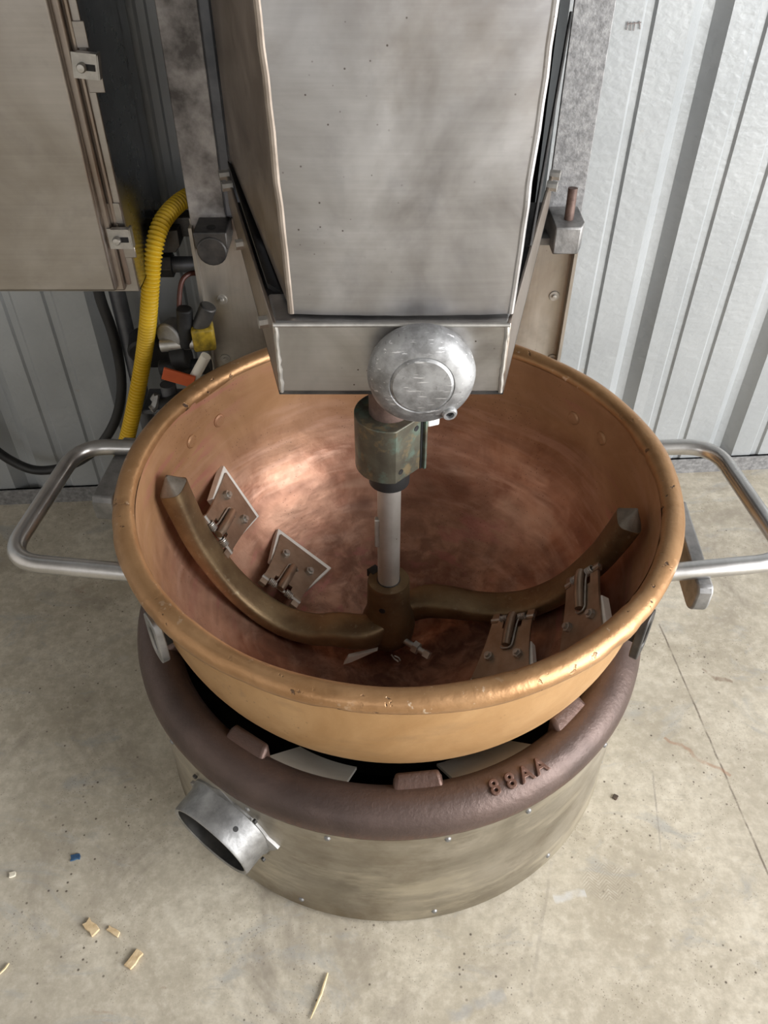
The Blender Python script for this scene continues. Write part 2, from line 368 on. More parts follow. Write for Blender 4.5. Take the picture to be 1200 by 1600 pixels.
# ------------------------------------------------------------------ mesh builder
def frame_of(d):
    d = d.normalized(); a = Vector((0, 0, 1)) if abs(d.z) < .95 else Vector((0, 1, 0))
    u = d.cross(a).normalized(); v = d.cross(u).normalized()
    return u, v
class MB:
    def __init__(s): s.v = []; s.f = []; s.mi = []; s.cur = 0
    def face(s, idx): s.f.append(tuple(idx)); s.mi.append(s.cur)
    def hexa(s, p):                                     # 0-3 bottom loop, 4-7 top loop
        b = len(s.v); s.v += [Vector(q) for q in p]
        for q in ((0,3,2,1),(4,5,6,7),(0,1,5,4),(1,2,6,5),(2,3,7,6),(3,0,4,7)): s.face([b+i for i in q])
        return s
    def box(s, c, d, rz=0.0, mat=None):
        c = Vector(c); hx, hy, hz = d[0]/2, d[1]/2, d[2]/2
        m = mat or Matrix.Rotation(rz, 3, 'Z')
        P = [(-hx,-hy,-hz),(hx,-hy,-hz),(hx,hy,-hz),(-hx,hy,-hz),(-hx,-hy,hz),(hx,-hy,hz),(hx,hy,hz),(-hx,hy,hz)]
        return s.hexa([c + m @ Vector(q) for q in P])
    def box2(s, a, b):
        return s.box([(a[i]+b[i])/2 for i in range(3)], [abs(b[i]-a[i]) for i in range(3)])
    def prism(s, poly, vec):
        b = len(s.v); n = len(poly); vec = Vector(vec)
        s.v += [Vector(p) for p in poly] + [Vector(p) + vec for p in poly]
        s.face([b+i for i in range(n)][::-1]); s.face([b+n+i for i in range(n)])
        for i in range(n): j = (i+1) % n; s.face([b+i, b+j, b+n+j, b+n+i])
        return s
    def rings(s, rings, cap0=True, cap1=True, closed=False):
        n = len(rings[0]); b = len(s.v)
        for r in rings: s.v += [Vector(p) for p in r]
        k = len(rings)
        for a in range(k if closed else k-1):
            for i in range(n):
                j = (i+1) % n; a2 = (a+1) % k
                s.face([b+a*n+i, b+a*n+j, b+a2*n+j, b+a2*n+i])
        if not closed:
            if cap0: s.face([b+i for i in range(n)][::-1])
            if cap1: s.face([b+(k-1)*n+i for i in range(n)])
        return s
    def cyl(s, p0, p1, r0, r1=None, n=20, caps=True):
        p0 = Vector(p0); p1 = Vector(p1); r1 = r0 if r1 is None else r1
        u, v = frame_of(p1 - p0)
        cs = [(math.cos(2*PI*i/n), math.sin(2*PI*i/n)) for i in range(n)]
        return s.rings([[p0 + u*(r0*c) + v*(r0*q) for c, q in cs], [p1 + u*(r1*c) + v*(r1*q) for c, q in cs]], caps, caps)
    def lathe(s, prof, o=(0,0,0), ax=(0,0,1), n=48, closed=False, cap0=False, cap1=False):
        o = Vector(o); ax = Vector(ax).normalized(); u, v = frame_of(ax)
        if abs(ax.z) > .99: u, v = Vector((1,0,0)), Vector((0,1,0))*(1 if ax.z > 0 else -1)
        rs = []
        for r, h in prof:
            rs.append([o + ax*h + u*(r*math.cos(2*PI*i/n)) + v*(r*math.sin(2*PI*i/n)) for i in range(n)])
        return s.rings(rs, cap0, cap1, closed)
    def tube(s, path, r, n=12, caps=True, closed=False):
        P = [Vector(p) for p in path]; k = len(P)
        rs = r if isinstance(r, (list, tuple)) else [r]*k
        T = []
        for i in range(k):
            if closed: a = P[(i-1) % k]; b = P[(i+1) % k]
            else: a = P[max(i-1, 0)]; b = P[min(i+1, k-1)]
            T.append((b - a).normalized())
        u, v = frame_of(T[0]); out = []
        for i in range(k):
            u = (u - T[i]*u.dot(T[i])).normalized(); v = T[i].cross(u)
            out.append([P[i] + u*(rs[i]*math.cos(2*PI*j/n)) + v*(rs[i]*math.sin(2*PI*j/n)) for j in range(n)])
        return s.rings(out, caps, caps, closed)
    def build(s, name, mats, parent=None, origin=None, bevel=0.0, seg=2, angle=35):
        me = D.meshes.new(name)
        if origin is None:
            lo = [min(p[i] for p in s.v) for i in range(3)]; hi = [max(p[i] for p in s.v) for i in range(3)]
            origin = Vector([(lo[i]+hi[i])/2 for i in range(3)])
        origin = Vector(origin)
        me.from_pydata([tuple(p - origin) for p in s.v], [], s.f)
        if not isinstance(mats, (list, tuple)): mats = [mats]
        for m in mats: me.materials.append(M[m])
        for p, i in zip(me.polygons, s.mi): p.material_index = i
        bm = bmesh.new(); bm.from_mesh(me); bmesh.ops.recalc_face_normals(bm, faces=bm.faces); bm.to_mesh(me); bm.free()
        me.polygons.foreach_set('use_smooth', [True]*len(me.polygons))
        me.set_sharp_from_angle(angle=R(angle))
        o = D.objects.new(name, me); COL.objects.link(o)
        if parent is not None:
            o.parent = parent; o.location = origin - world_of(parent)
        else: o.location = origin
        if bevel:
            b = o.modifiers.new('bevel', 'BEVEL'); b.width = bevel; b.segments = seg; b.limit_method = 'ANGLE'; b.angle_limit = R(40)
            b.harden_normals = False
        return o
def world_of(o):
    p = Vector(o.location)
    while o.parent: o = o.parent; p += Vector(o.location)
    return p
def thing(name, label, cat, loc, group=None):
    o = D.objects.new(name, None); COL.objects.link(o); o.location = loc; o.empty_display_size = .05
    return tag(o, label, cat, group)
def tag(o, label, cat, group=None):
    o['label'] = label; o['category'] = cat
    if group: o['group'] = group
    return o
def struct(o, label=None):
    o['kind'] = 'structure'
    if label: o['label'] = label
    return o
def catmull(P, n=6):
    P = [Vector(p) for p in P]; out = []
    for i in range(len(P)-1):
        a = P[max(i-1, 0)]; b = P[i]; c = P[i+1]; d = P[min(i+2, len(P)-1)]
        for k in range(n):
            t = k/n
            out.append(.5*((2*b) + (c-a)*t + (2*a-5*b+4*c-d)*t*t + (3*b-a-3*c+d)*t**3))
    out.append(P[-1]); return out
def fillet(P, rad, n=6):
    P = [Vector(p) for p in P]; out = [P[0]]
    for i in range(1, len(P)-1):
        a = (P[i-1]-P[i]); b = (P[i+1]-P[i]); ra = min(rad, a.length*.49, b.length*.49)
        p0 = P[i] + a.normalized()*ra; p1 = P[i] + b.normalized()*ra
        for k in range(n+1):
            t = k/n; out.append(p0*(1-t)**2 + P[i]*2*t*(1-t) + p1*t*t)
    out.append(P[-1]); return out
def hexnut(m, p, ax, r, h):
    ax = Vector(ax).normalized(); m.cyl(p, Vector(p) + ax*h, r, n=6)

# ------------------------------------------------------------------ the shed
struct(MB().box2((-3.6, -4.0, -.10), (4.0, 1.8, 0)).build('floor', 'concrete', origin=(0, 0, 0)), 'stained beige concrete floor with scratches and specks')
U0, U1, ZT = -2.2, RU, 3.3
PITCH_RIB = .2205
def wall_profile(u0, u1):
    """(u, v) polyline; ribs are pressed away from the room"""
    pts = [(u0, 0.0)]
    k0 = int((u0 - 1.17)/PITCH_RIB) - 2
    for k in range(k0, k0 + 40):
        c = 1.170 + k*PITCH_RIB
        for du, v in ((-.027, 0), (-.008, -.017), (.008, -.017), (.027, 0),
                      (.063, 0), (.067, -.0035), (.077, -.0035), (.081, 0),
                      (.127, 0), (.131, -.0035), (.141, -.0035), (.145, 0)):
            if u0 + .002 < c + du < u1 - .002: pts.append((c + du, v))
    pts.append((u1, 0.0)); return pts
wall = D.objects.new('wall_back', None); COL.objects.link(wall); wall.location = W(1.0, 0, 0); struct(wall, 'pale ribbed sheet-metal wall behind the machine')
ub = [1.217 + 4*PITCH_RIB*k for k in (-4, -3, -2, -1, 0, 1, 2)]
ub[0] = U0; ub[-1] = U1
for a, b in zip(ub[:-1], ub[1:]):
    prof = wall_profile(a, b); m = MB()
    front = [W(u, v, .012) for u, v in prof]; back = [W(u, v - .0015, .012) for u, v in prof][::-1]
    m.prism(front + back, (0, 0, ZT - .012)); m.build('wall_panel', 'wall_sheet', wall, angle=20)
sh = MB(); sh.hexa([W(U0, -.06, 0), W(U1, -.06, 0), W(U1, -.03, 0), W(U0, -.03, 0), W(U0, -.06, ZT), W(U1, -.06, ZT), W(U1, -.03, ZT), W(U0, -.03, ZT)])
sh.build('wall_sheathing', 'plain_wall', wall)
m = MB()
def wbox(m, u0, u1, v0, v1, z0, z1):
    return m.hexa([W(u0, v0, z0), W(u1, v0, z0), W(u1, v1, z0), W(u0, v1, z0), W(u0, v0, z1), W(u1, v0, z1), W(u1, v1, z1), W(u0, v1, z1)])
wbox(m, U0, U1, .0, .004, 0, .036); wbox(m, U0, U1, 0, .006, .033, .036)
struct(m.build('baseboard_back', 'galvanised_rough'), 'grey galvanised base angle along the foot of the wall')
# tally marks drawn on the sheet
for i, (x0, y0, x1, y1) in enumerate(((981, 34, 979, 47), (986, 34, 985, 48), (992, 34, 990, 48), (999, 33, 1000, 46), (980, 38, 1002, 35))):
    p = onpl(x0, y0, WP + VD*.0016, VD); q = onpl(x1, y1, WP + VD*.0016, VD)
    MB().tube([p, (p+q)/2 + Vector((0.0004, 0, 0)), q], .0006, 6).build('tally_mark', 'ink', wall)
struct(wbox(MB(), U0 - .08, U0, -.06, VB, 0, ZT).build('wall_left', 'pale_wall'))
m = MB(); wbox(m, U0 - .08, FU0, VB, VB + .08, 0, ZT); wbox(m, FU1, U1 + .08, VB, VB + .08, 0, ZT); wbox(m, FU0, FU1, VB, VB + .08, 0, FZ0); wbox(m, FU0, FU1, VB, VB + .08, FZ1, ZT)
struct(m.build('wall_front', 'plain_wall'))
m = MB(); wbox(m, FU0, FU0 + .05, VB - .01, VB + .07, FZ0, FZ1); wbox(m, FU1 - .05, FU1, VB - .01, VB + .07, FZ0, FZ1); wbox(m, FU0, FU1, VB - .01, VB + .07, FZ0, FZ0 + .05); wbox(m, FU0, FU1, VB - .01, VB + .07, FZ1 - .05, FZ1); wbox(m, (FU0 + FU1)/2 - .02, (FU0 + FU1)/2 + .02, VB + .01, VB + .05, FZ0, FZ1)
struct(m.build('fill_window_frame', 'galvanised_rough'))  # frame of the added, unseen opening that holds the fill light
m = MB(); wbox(m, U1, U1 + .08, -.06, DV0, 0, ZT); wbox(m, U1, U1 + .08, DV1, VB, 0, ZT); wbox(m, U1, U1 + .08, DV0, DV1, DZ1, ZT)
struct(m.build('wall_right', 'plain_wall'))
struct(wbox(MB(), U0 - .08, U1 + .08, -.06, VB + .08, ZT, ZT + .08).build('ceiling', 'ceiling_sheet'))
m = MB(); wbox(m, U1 - .02, U1, DV0 - .08, DV0, 0, DZ1 + .08); wbox(m, U1 - .02, U1, DV1, DV1 + .08, 0, DZ1 + .08); wbox(m, U1 - .02, U1, DV0, DV1, DZ1, DZ1 + .08)
struct(m.build('trim_1', 'galvanised_rough'))

# ------------------------------------------------------------------ furnace
FX, FY = .0065, .7235
fur = thing('candy_furnace', 'round steel-clad furnace with brown cast-iron top ring under the kettle', 'furnace', (FX, FY, 0))
m = MB()
m.lathe([(.306, .004), (.314, .003), (.3165, .008), (.3150, .016), (.3145, .120), (.3175, .205), (.3205, .2265), (.3175, .2265), (.3130, .205), (.3105, .016)], (FX, FY, 0), n=128, closed=True)
drum = m.build('drum', 'drum_steel', fur, origin=(FX, FY, 0))
m = MB(); m.lathe([(.0, .006), (.3105, .006), (.3105, .002), (.0, .002)], (FX, FY, 0), n=64)
m.build('base_pan', 'black_steel', fur)
m = MB()
m.lathe([(.3205, .2270), (.3222, .2335), (.3217, .2440), (.3175, .2545), (.3090, .2630), (.2980, .2672), (.2860, .2665), (.2765, .2610), (.2715, .2510), (.2700, .2380), (.2750, .2300), (.3000, .2275)], (FX, FY, 0), n=144, closed=True)
ring = m.build('top_ring', 'cast_iron', fur, origin=(FX, FY, .2235), angle=50)
# rests cast on the ring
for k in range(9):
    a = R(-84 + 40*k); ra = Vector((math.cos(a), math.sin(a), 0)); ta = Vector((-ra.y, ra.x, 0)); c = Vector((FX, FY, 0))
    def P(r, t, z): return c + ra*r + ta*t + Vector((0, 0, z))
    m = MB(); h = .0260
    m.hexa([P(.2690, -h, .240), P(.2900, -h - .002, .262), P(.2900, h + .002, .262), P(.2690, h, .240),
            P(.2672, -h + .002, .2730), P(.2750, -h + .002, .2725), P(.2750, h - .002, .2725), P(.2672, h - .002, .2730)])
    m.build('kettle_rest', 'cast_iron', ring, bevel=.004, seg=3)
# raised casting mark
def glyph(ch, size, ext):
    cu = D.curves.new('t', 'FONT'); cu.body = ch; cu.size = size; cu.extrude = ext; cu.bevel_depth = size*.035; cu.bevel_resolution = 1
    cu.align_x = 'CENTER'; cu.align_y = 'CENTER'; cu.resolution_u = 4
    o = D.objects.new('t', cu); COL.objects.link(o)
    dg = bpy.context.evaluated_depsgraph_get(); me = D.meshes.new_from_object(o.evaluated_get(dg))
    D.objects.remove(o); return me
for k, ch in enumerate('88AA'):
    a = R(-69.0 + 3.55*k); ra = Vector((math.cos(a), math.sin(a), 0)); ta = Vector((-ra.y, ra.x, 0))
    me = glyph(ch, .0225, .0016); me.materials.clear(); me.materials.append(M['cast_iron'])
    o = D.objects.new('casting_letter', me); COL.objects.link(o); o.parent = ring
    p = Vector((FX, FY, 0)) + ra*.303 + Vector((0, 0, .2662)); o.location = p - world_of(ring)
    up = -ra*math.cos(.30) + Vector((0, 0, math.sin(.30))); nz = ta.cross(up)
    if nz.z < 0: nz = -nz
    o.rotation_euler = Matrix((ta, up, nz)).transposed().to_euler()
    me.name = 'casting_letter'
# screws around the skirt
scr = MB().lathe([(0, .0022), (.0026, .0018), (.0036, 0), (.0, -.001)], n=12); scr0 = None
for k in range(18):
    a = R(-102 + 20*k + (3 if k % 2 else 0)); d = Vector((math.cos(a), math.sin(a), 0)); p = Vector((FX, FY, .2155)) + d*.3192
    if scr0 is None:
        scr0 = MB().lathe([(0.0002, .0024), (.0026, .0020), (.0038, 0), (.0002, -.001)], n=12).build('skirt_screw', 'grey_cast', fur, origin=(0, 0, 0)); o = scr0
    else:
        o = scr0.copy(); COL.objects.link(o); o.parent = fur
    o.location = p - world_of(fur); o.rotation_euler = d.to_track_quat('Z', 'Y').to_euler()
for k in range(12):
    a = R(-110 + 30*k); d = Vector((math.cos(a), math.sin(a), 0)); p = Vector((FX, FY, .022)) + d*.3148
    o = scr0.copy(); COL.objects.link(o); o.name = 'skirt_screw'; o.parent = fur; o.location = p - world_of(fur); o.rotation_euler = d.to_track_quat('Z', 'Y').to_euler()
# pale insulation boards just inside the ring
for a0, a1 in ((-74, -52), (-122, -101), (60, 100)):
    m = MB(); n = 10; top = []; bot = []
    A = [R(a0 + (a1 - a0)*i/n) for i in range(n+1)]
    poly = [Vector((FX + .272*math.cos(a), FY + .272*math.sin(a), .236)) for a in A] + [Vector((FX + .205*math.cos(a), FY + .205*math.sin(a), .168)) for a in A[::-1]]
    for i in range(n):
        q = [poly[i], poly[i+1], poly[2*n-i], poly[2*n+1-i]]
        m.hexa([p - Vector((0, 0, .006)) for p in q] + q)
    m.build('insulation_board', 'pale_board', fur)
m = MB().lathe([(.06, .05), (.15, .05), (.16, .075), (.15, .09), (.06, .09)], (FX, FY, 0), n=40, closed=True); m.build('burner', 'black_steel', fur)
# air port
pa = Vector((-.585, -.811, 0)).normalized(); pc = Vector((FX, FY, .150)); pt = Vector((-pa.y, pa.x, 0))
m = MB()
prof = [(.0500, .290), (.0500, .3495), (.0515, .3510), (.0540, .3510), (.0550, .3485), (.0555, .322), (.0575, .318), (.0575, .296)]
pax = (pa + Vector((0, 0, -.10))).normalized(); pcx = pc + Vector((0, 0, .031))
m.lathe(prof[1:], pcx, pax, n=56)
port = m.build('air_port', 'port_cast', fur, angle=50)
m = MB(); N = 56
def flange(i, off):
    a = 2*PI*i/N
    lobe = max(0, math.cos(4*(a) + 0))**6
    r = .0585 + .0110*lobe; t = r*math.cos(a); z = r*math.sin(a)
    z = min(z, .0700)
    # follow the drum's curve
    rad = math.sqrt(max(.3145**2 - t*t, 0))
    return pc + pt*t + Vector((0, 0, z)) + pa*(rad + off)
def flin(i, off):
    a = 2*PI*i/N; t = .0540*math.cos(a); z = .0540*math.sin(a); rad = math.sqrt(max(.3145**2 - t*t, 0))
    return pc + pt*t + Vector((0, 0, z)) + pa*(rad + off)
m.rings([[flin(i, .0005) for i in range(N)], [flange(i, .0005) for i in range(N)], [flange(i, .0050) for i in range(N)], [flin(i, .0070) for i in range(N)]], closed=True)
m.build('flange', 'grey_cast', port, angle=40)
for s in (-1, 1):
    for z in (.046, -.046):
        t = s*.046; rad = math.sqrt(.3145**2 - t*t)
        MB().cyl(pc + pt*t + Vector((0, 0, z)) + pa*(rad + .004), pc + pt*t + Vector((0, 0, z)) + pa*(rad + .0072), .0028, n=10).build('flange_bolt', 'dark_steel', port)
hp = pcx + pax*.336 + (pt*.60 + Vector((0, 0, .80))).normalized()*.0553
hn = (pt*.60 + Vector((0, 0, .80))).normalized()
MB().cyl(hp - hn*.001, hp + hn*.0006, .0030, n=14).build('screw_hole', 'black_steel', port)

MB().lathe([(.0002, .3175), (.0497, .3175), (.0499, .3490)], pcx, pax, n=48).build('shaded_throat', 'dark_steel', port)  # inner wall of the port, coloured dark to stand in for its shade
# ------------------------------------------------------------------ copper kettle
KX, KY, KZ = .0155, .730, .447
ket = thing('copper_kettle', 'large round-bottomed copper kettle with rolled rim and two steel tube handles', 'kettle', (KX, KY, KZ - .325))
def rin(z):
    q = min(max((KZ - z)/.316, 0), 1); return .294*(1 - q**3.2)**.833
def rout(z):
    q = min(max((KZ - z)/.322, 0), 1); return .300*(1 - q**3.2)**.833
m = MB(); n = 144
zi = [KZ - .316*(math.sin(PI/2*i/34))**1.0 for i in range(35)]
zo = [KZ - .322*(math.sin(PI/2*i/34))**1.0 for i in range(35)]
pin = [(max(rin(z), .0015), z - KZ) for z in zi]; pout = [(max(rout(z), .0015), z - KZ) for z in zo]
m.cur = 0; m.lathe(pin, (KX, KY, KZ), n=n, cap1=True)
m.cur = 1; m.lathe(pout, (KX, KY, KZ), n=n, cap1=True)
bowl = m.build('bowl', ['copper_inside', 'copper_outside'], ket, origin=(KX, KY, KZ), angle=60)
# keep the inner skin facing the axis
bm = bmesh.new(); bm.from_mesh(bowl.data); bm.faces.ensure_lookup_table()
for f in bm.faces:
    c = f.calc_center_median(); f.normal_update()
    outw = Vector((c.x, c.y, c.z + .02)).dot(f.normal) > 0
    if (f.material_index == 0 and outw) or (f.material_index == 1 and not outw): f.normal_flip()
bm.to_mesh(bowl.data); bm.free()
# rolled rim with small dings
m = MB(); N1, N2 = 200, 18; rs = []
rnd = random.Random(3)
ding = [(rnd.uniform(0, 2*PI), rnd.uniform(0, 2*PI), rnd.uniform(.0006, .0022), rnd.uniform(.012, .03)) for _ in range(46)]
for i in range(N1):
    a = 2*PI*i/N1; ring_ = []
    for j in range(N2):
        b = 2*PI*j/N2; r = .0125 + .0005*math.sin(5*a + 1) + .0004*math.sin(13*a)
        for (da, db, dd, dw) in ding:
            e = abs((a - da + PI) % (2*PI) - PI); f = abs((b - db + PI) % (2*PI) - PI)
            if e < dw*3 and f < 1.4: r -= dd*math.exp(-(e/dw)**2 - (f/.6)**2)
        rr = .3065 + r*math.cos(b); ring_.append(Vector((KX + rr*math.cos(a), KY + rr*math.sin(a), KZ + r*1.02*math.sin(b))))
    rs.append(ring_)
m.rings(rs, closed=True).build('rolled_rim', 'copper_rim', ket, origin=(KX, KY, KZ), angle=70)
# rivets of the handle brackets, seen inside
for ang, z in ((143.9, .397), (154.9, .399), (35.7, .402), (25.1, .404)):
    a = R(ang); d = Vector((math.cos(a), math.sin(a), 0)); p = Vector((KX, KY, z)) + d*(rin(z) + .0015)
    MB().lathe([(.0002, .0050), (.0072, .0046), (.0092, .0030), (.0098, .0004), (.0098, -.004)], p, -d, n=20).build('rivet', 'copper_inside', ket, origin=(KX, KY, KZ))
# handles
for s in (-1, 1):
    xo = KX + s*.413; xi = KX + s*.262
    ym0, ym1 = (.606, .808)
    zz = .428
    path = fillet([(KX + s*.288, ym1 - .002, zz - .002), (xo - s*.022, ym1, zz), (xo + s*.004, ym0 + .006, zz), (KX + s*.2735, ym0 - .008, zz - .004)], .040, 8)
    MB().tube(path, .0098, 18).build('handle', 'tube_steel', ket, angle=60)
    # bracket plate riveted to the bowl under the rim
    for yy in (.800, .615):
        dy = yy - KY; rx = math.sqrt(rout(.405)**2 - dy*dy)
        a = math.atan2(dy, s*rx); d = Vector((math.cos(a), math.sin(a), 0))
        MB().box(Vector((KX, KY, .412)) + d*.302, (.010, .062, .036), a).build('handle_bracket', 'dark_steel', ket, bevel=.003)
# carrying bars under the handles
m = MB()
def bar(p0, p1, w, h, ch):
    """bar along p0-p1 (top edge line), w thick, h deep, front lower corner rounded"""
    p0 = Vector(p0); p1 = Vector(p1); d = (p1-p0); L = d.length; d.normalize(); sd = Vector((d.y, -d.x, 0)).normalized()
    prof = [(0, 0), (0, -h)]
    for k in range(7):
        t = k/6*PI/2; prof.append((L - ch + ch*math.sin(t), -h + ch - ch*math.cos(t)))
    prof += [(L, -.006), (L - .005, 0)]
    m = MB(); m.prism([p0 + d*a + Vector((0, 0, b)) - sd*w/2 for a, b in prof], sd*w); return m
bar((.343, .720, .417), (.3365, .581, .417), .017, .044, .020).build('carrying_bar', 'grey_cast', ket, bevel=.0025)
bar((-.318, .840, .417), (-.330, .722, .417), .026, .034, .004).build('carrying_bar', 'grey_cast', ket, bevel=.002)
for s in (-1, 1):
    y = .70 if s > 0 else .78
    MB().box2((KX + s*.3005, y - .012, .385), (KX + s*.322, y + .012, .405)).build('bar_lug', 'dark_steel', ket, bevel=.002)
# small slotted ears low on the sides
for s in (-1, 1):
    a = R(-145.5 if s < 0 else -33.5); d = Vector((math.cos(a), math.sin(a), 0)); t = Vector((-d.y, d.x, 0))
    c = Vector((KX, KY, .372)) + d*.3045
    m = MB(); N = 24; out = []; inn = []
    def ear(hw, hh, off):
        pts = []
        for i in range(N):
            b = 2*PI*i/N; cx, cz = math.cos(b), math.sin(b)
            pts.append(c + t*(hw*math.copysign(abs(cx)**.6, cx)) + Vector((0, 0, hh*math.copysign(abs(cz)**.6, cz))) + d*(off - .10*min(0, hh*cz)*0))
        return pts
    m.rings([ear(.0075, .020, 0), ear(.016, .034, 0), ear(.016, .034, .009), ear(.0075, .020, .009)], closed=True)
    m.build('slotted_ear', 'grey_cast' if s < 0 else 'dark_steel', ket, bevel=.0012)
    MB().box(c - d*.004 + Vector((0, 0, .012)), (.012, .022, .040), a).build('ear_backing', 'black_steel', ket, bevel=.002)

# ------------------------------------------------------------------ agitator
AG = thing('agitator', 'bronze two-armed stirring paddle with sprung scrapers inside the kettle', 'stirrer', (KX, KY, .165))
AX = Vector((.0060, .730, 0))      # shaft axis
CA = Vector((.0145, .731, 0))
AA = R(180 - 8.4); UA = Vector((math.cos(AA), math.sin(AA), 0)); TA = Vector((-UA.y, UA.x, 0))
def Q(r, off, z, s=1): return CA + (UA*r + TA*off)*s + Vector((0, 0, z))
curve = [(.000, .006, .190), (.022, .026, .194), (.045, .034, .197), (.075, .0345, .198), (.105, .036, .1945), (.143, .034, .2010), (.181, .029, .2230), (.217, .0235, .264), (.247, .019, .322), (.262, .014, .368), (.271, .011, .402)]
widths = [.018, .0215, .0235, .0235, .0225, .0220, .0215, .0210, .0205, .0200, .0195]
thick = [.020, .018, .0160, .0140, .0120, .0110, .0105, .0110, .0125, .0140, .0150]
cc = catmull([Vector(c) for c in curve], 6)
ww = catmull([Vector((w, t, 0)) for w, t in zip(widths, thick)], 6)
def arm_mesh(s):
    m = MB(); rs = []
    for i, p in enumerate(cc):
        a = cc[max(i-1, 0)]; b = cc[min(i+1, len(cc)-1)]; d = b - a
        tr, tz = d.x, d.z; L = math.hypot(tr, tz) or 1
        nr, nz = -tz/L, tr/L                            # normal in the (r, z) plane
        w, t = ww[i].x, ww[i].y; loop = []
        for k in range(20):
            g = 2*PI*k/20; cx = math.copysign(abs(math.cos(g))**.55, math.cos(g)); cy = math.copysign(abs(math.sin(g))**.55, math.sin(g))
            loop.append(Q(p.x + nr*t*cy, p.y + w*cx, p.z + nz*t*cy, s))
        rs.append(loop)
    m.rings(rs)
    return m, rs[-1]
for s in (1, -1):
    m, last = arm_mesh(s)
    o = m.build('arm', 'bronze', AG, angle=50)
    cen = sum(last, Vector())/len(last)
    apex = cen + UA*s*.006 + Vector((0, 0, .020))
    mm = MB(); n0 = len(last)
    l2 = [cen + (p - cen)*.96 for p in last]
    mid = [apex*.90 + p*.10 for p in last]
    mm.rings([l2, mid]); mm.build('arm_tip', 'tip_bronze', o)
m = MB()
m.lathe([(.012, .152), (.026, .154), (.034, .166), (.036, .184), (.0345, .200), (.030, .214), (.0285, .224), (.0275, .268), (.0262, .2715), (.0150, .2715), (.0150, .262)], AX, n=40, cap0=True, cap1=True)
hub = m.build('hub', 'bronze', AG)
MB().box(AX + Vector((-.019, .017, .266)), (.014, .012, .012), R(40)).build('key_slot', 'black_steel', hub)
hd = Vector((-.30, -.95, 0)).normalized()
MB().cyl(AX + hd*.0270 + Vector((0, 0, .240)), AX + hd*.0286 + Vector((0, 0, .240)), .0042, n=16).build('set_screw_hole', 'black_steel', hub)
sd = Vector((.80, -.60, -.04)).normalized(); s0 = AX + Vector((.016, -.022, .179))
m = MB().cyl(s0, s0 + sd*.040, .0042, n=14)
bolt = m.build('set_bolt', 'bolt_steel', hub)
m = MB(); hexnut(m, s0 + sd*.022, sd, .0088, .008); m.build('nut', 'bolt_steel', bolt)
m = MB(); m.cyl(s0 + sd*.039, s0 + sd*.048, .0062, n=4); m.build('square_head', 'bolt_steel', bolt)
c0 = AX + Vector((.004, -.034, .158))
MB().tube([c0, c0 + Vector((.004, -.006, -.001)), c0 + Vector((.009, -.009, -.003)), c0 + Vector((.012, -.007, -.004)), c0 + Vector((.010, -.003, -.003)), c0 + Vector((.004, -.001, -.001))], .0012, 8).build('cotter_pin', 'bolt_steel', hub)
wb = Q(.045, .034, .176)
m = MB(); m.prism([wb + TA*.022 + Vector((-.010, 0, -.006)), wb + TA*.024 + Vector((-.016, 0, -.019)), wb + TA*.021 + Vector((-.006, 0, -.018)), wb + TA*.012 + Vector((.028, 0, -.004))], TA*-.006)
m.build('bottom_blade', 'white_plastic', AG)
# shaft
m = MB().cyl(AX + Vector((0, 0, .2600)), AX + Vector((0, 0, .455)), .0140, n=32); shaft = m.build('shaft', 'shaft_steel', AG)
MB().box(AX + Vector((-.0135, -.004, .360)), (.008, .008, .046)).build('shaft_key', 'shaft_steel', shaft, bevel=.0015)
MB().cyl(AX + Vector((0, 0, .262)), AX + Vector((0, 0, .2725)), .0152, n=32).build('shaft_shoulder', 'dark_steel', shaft)

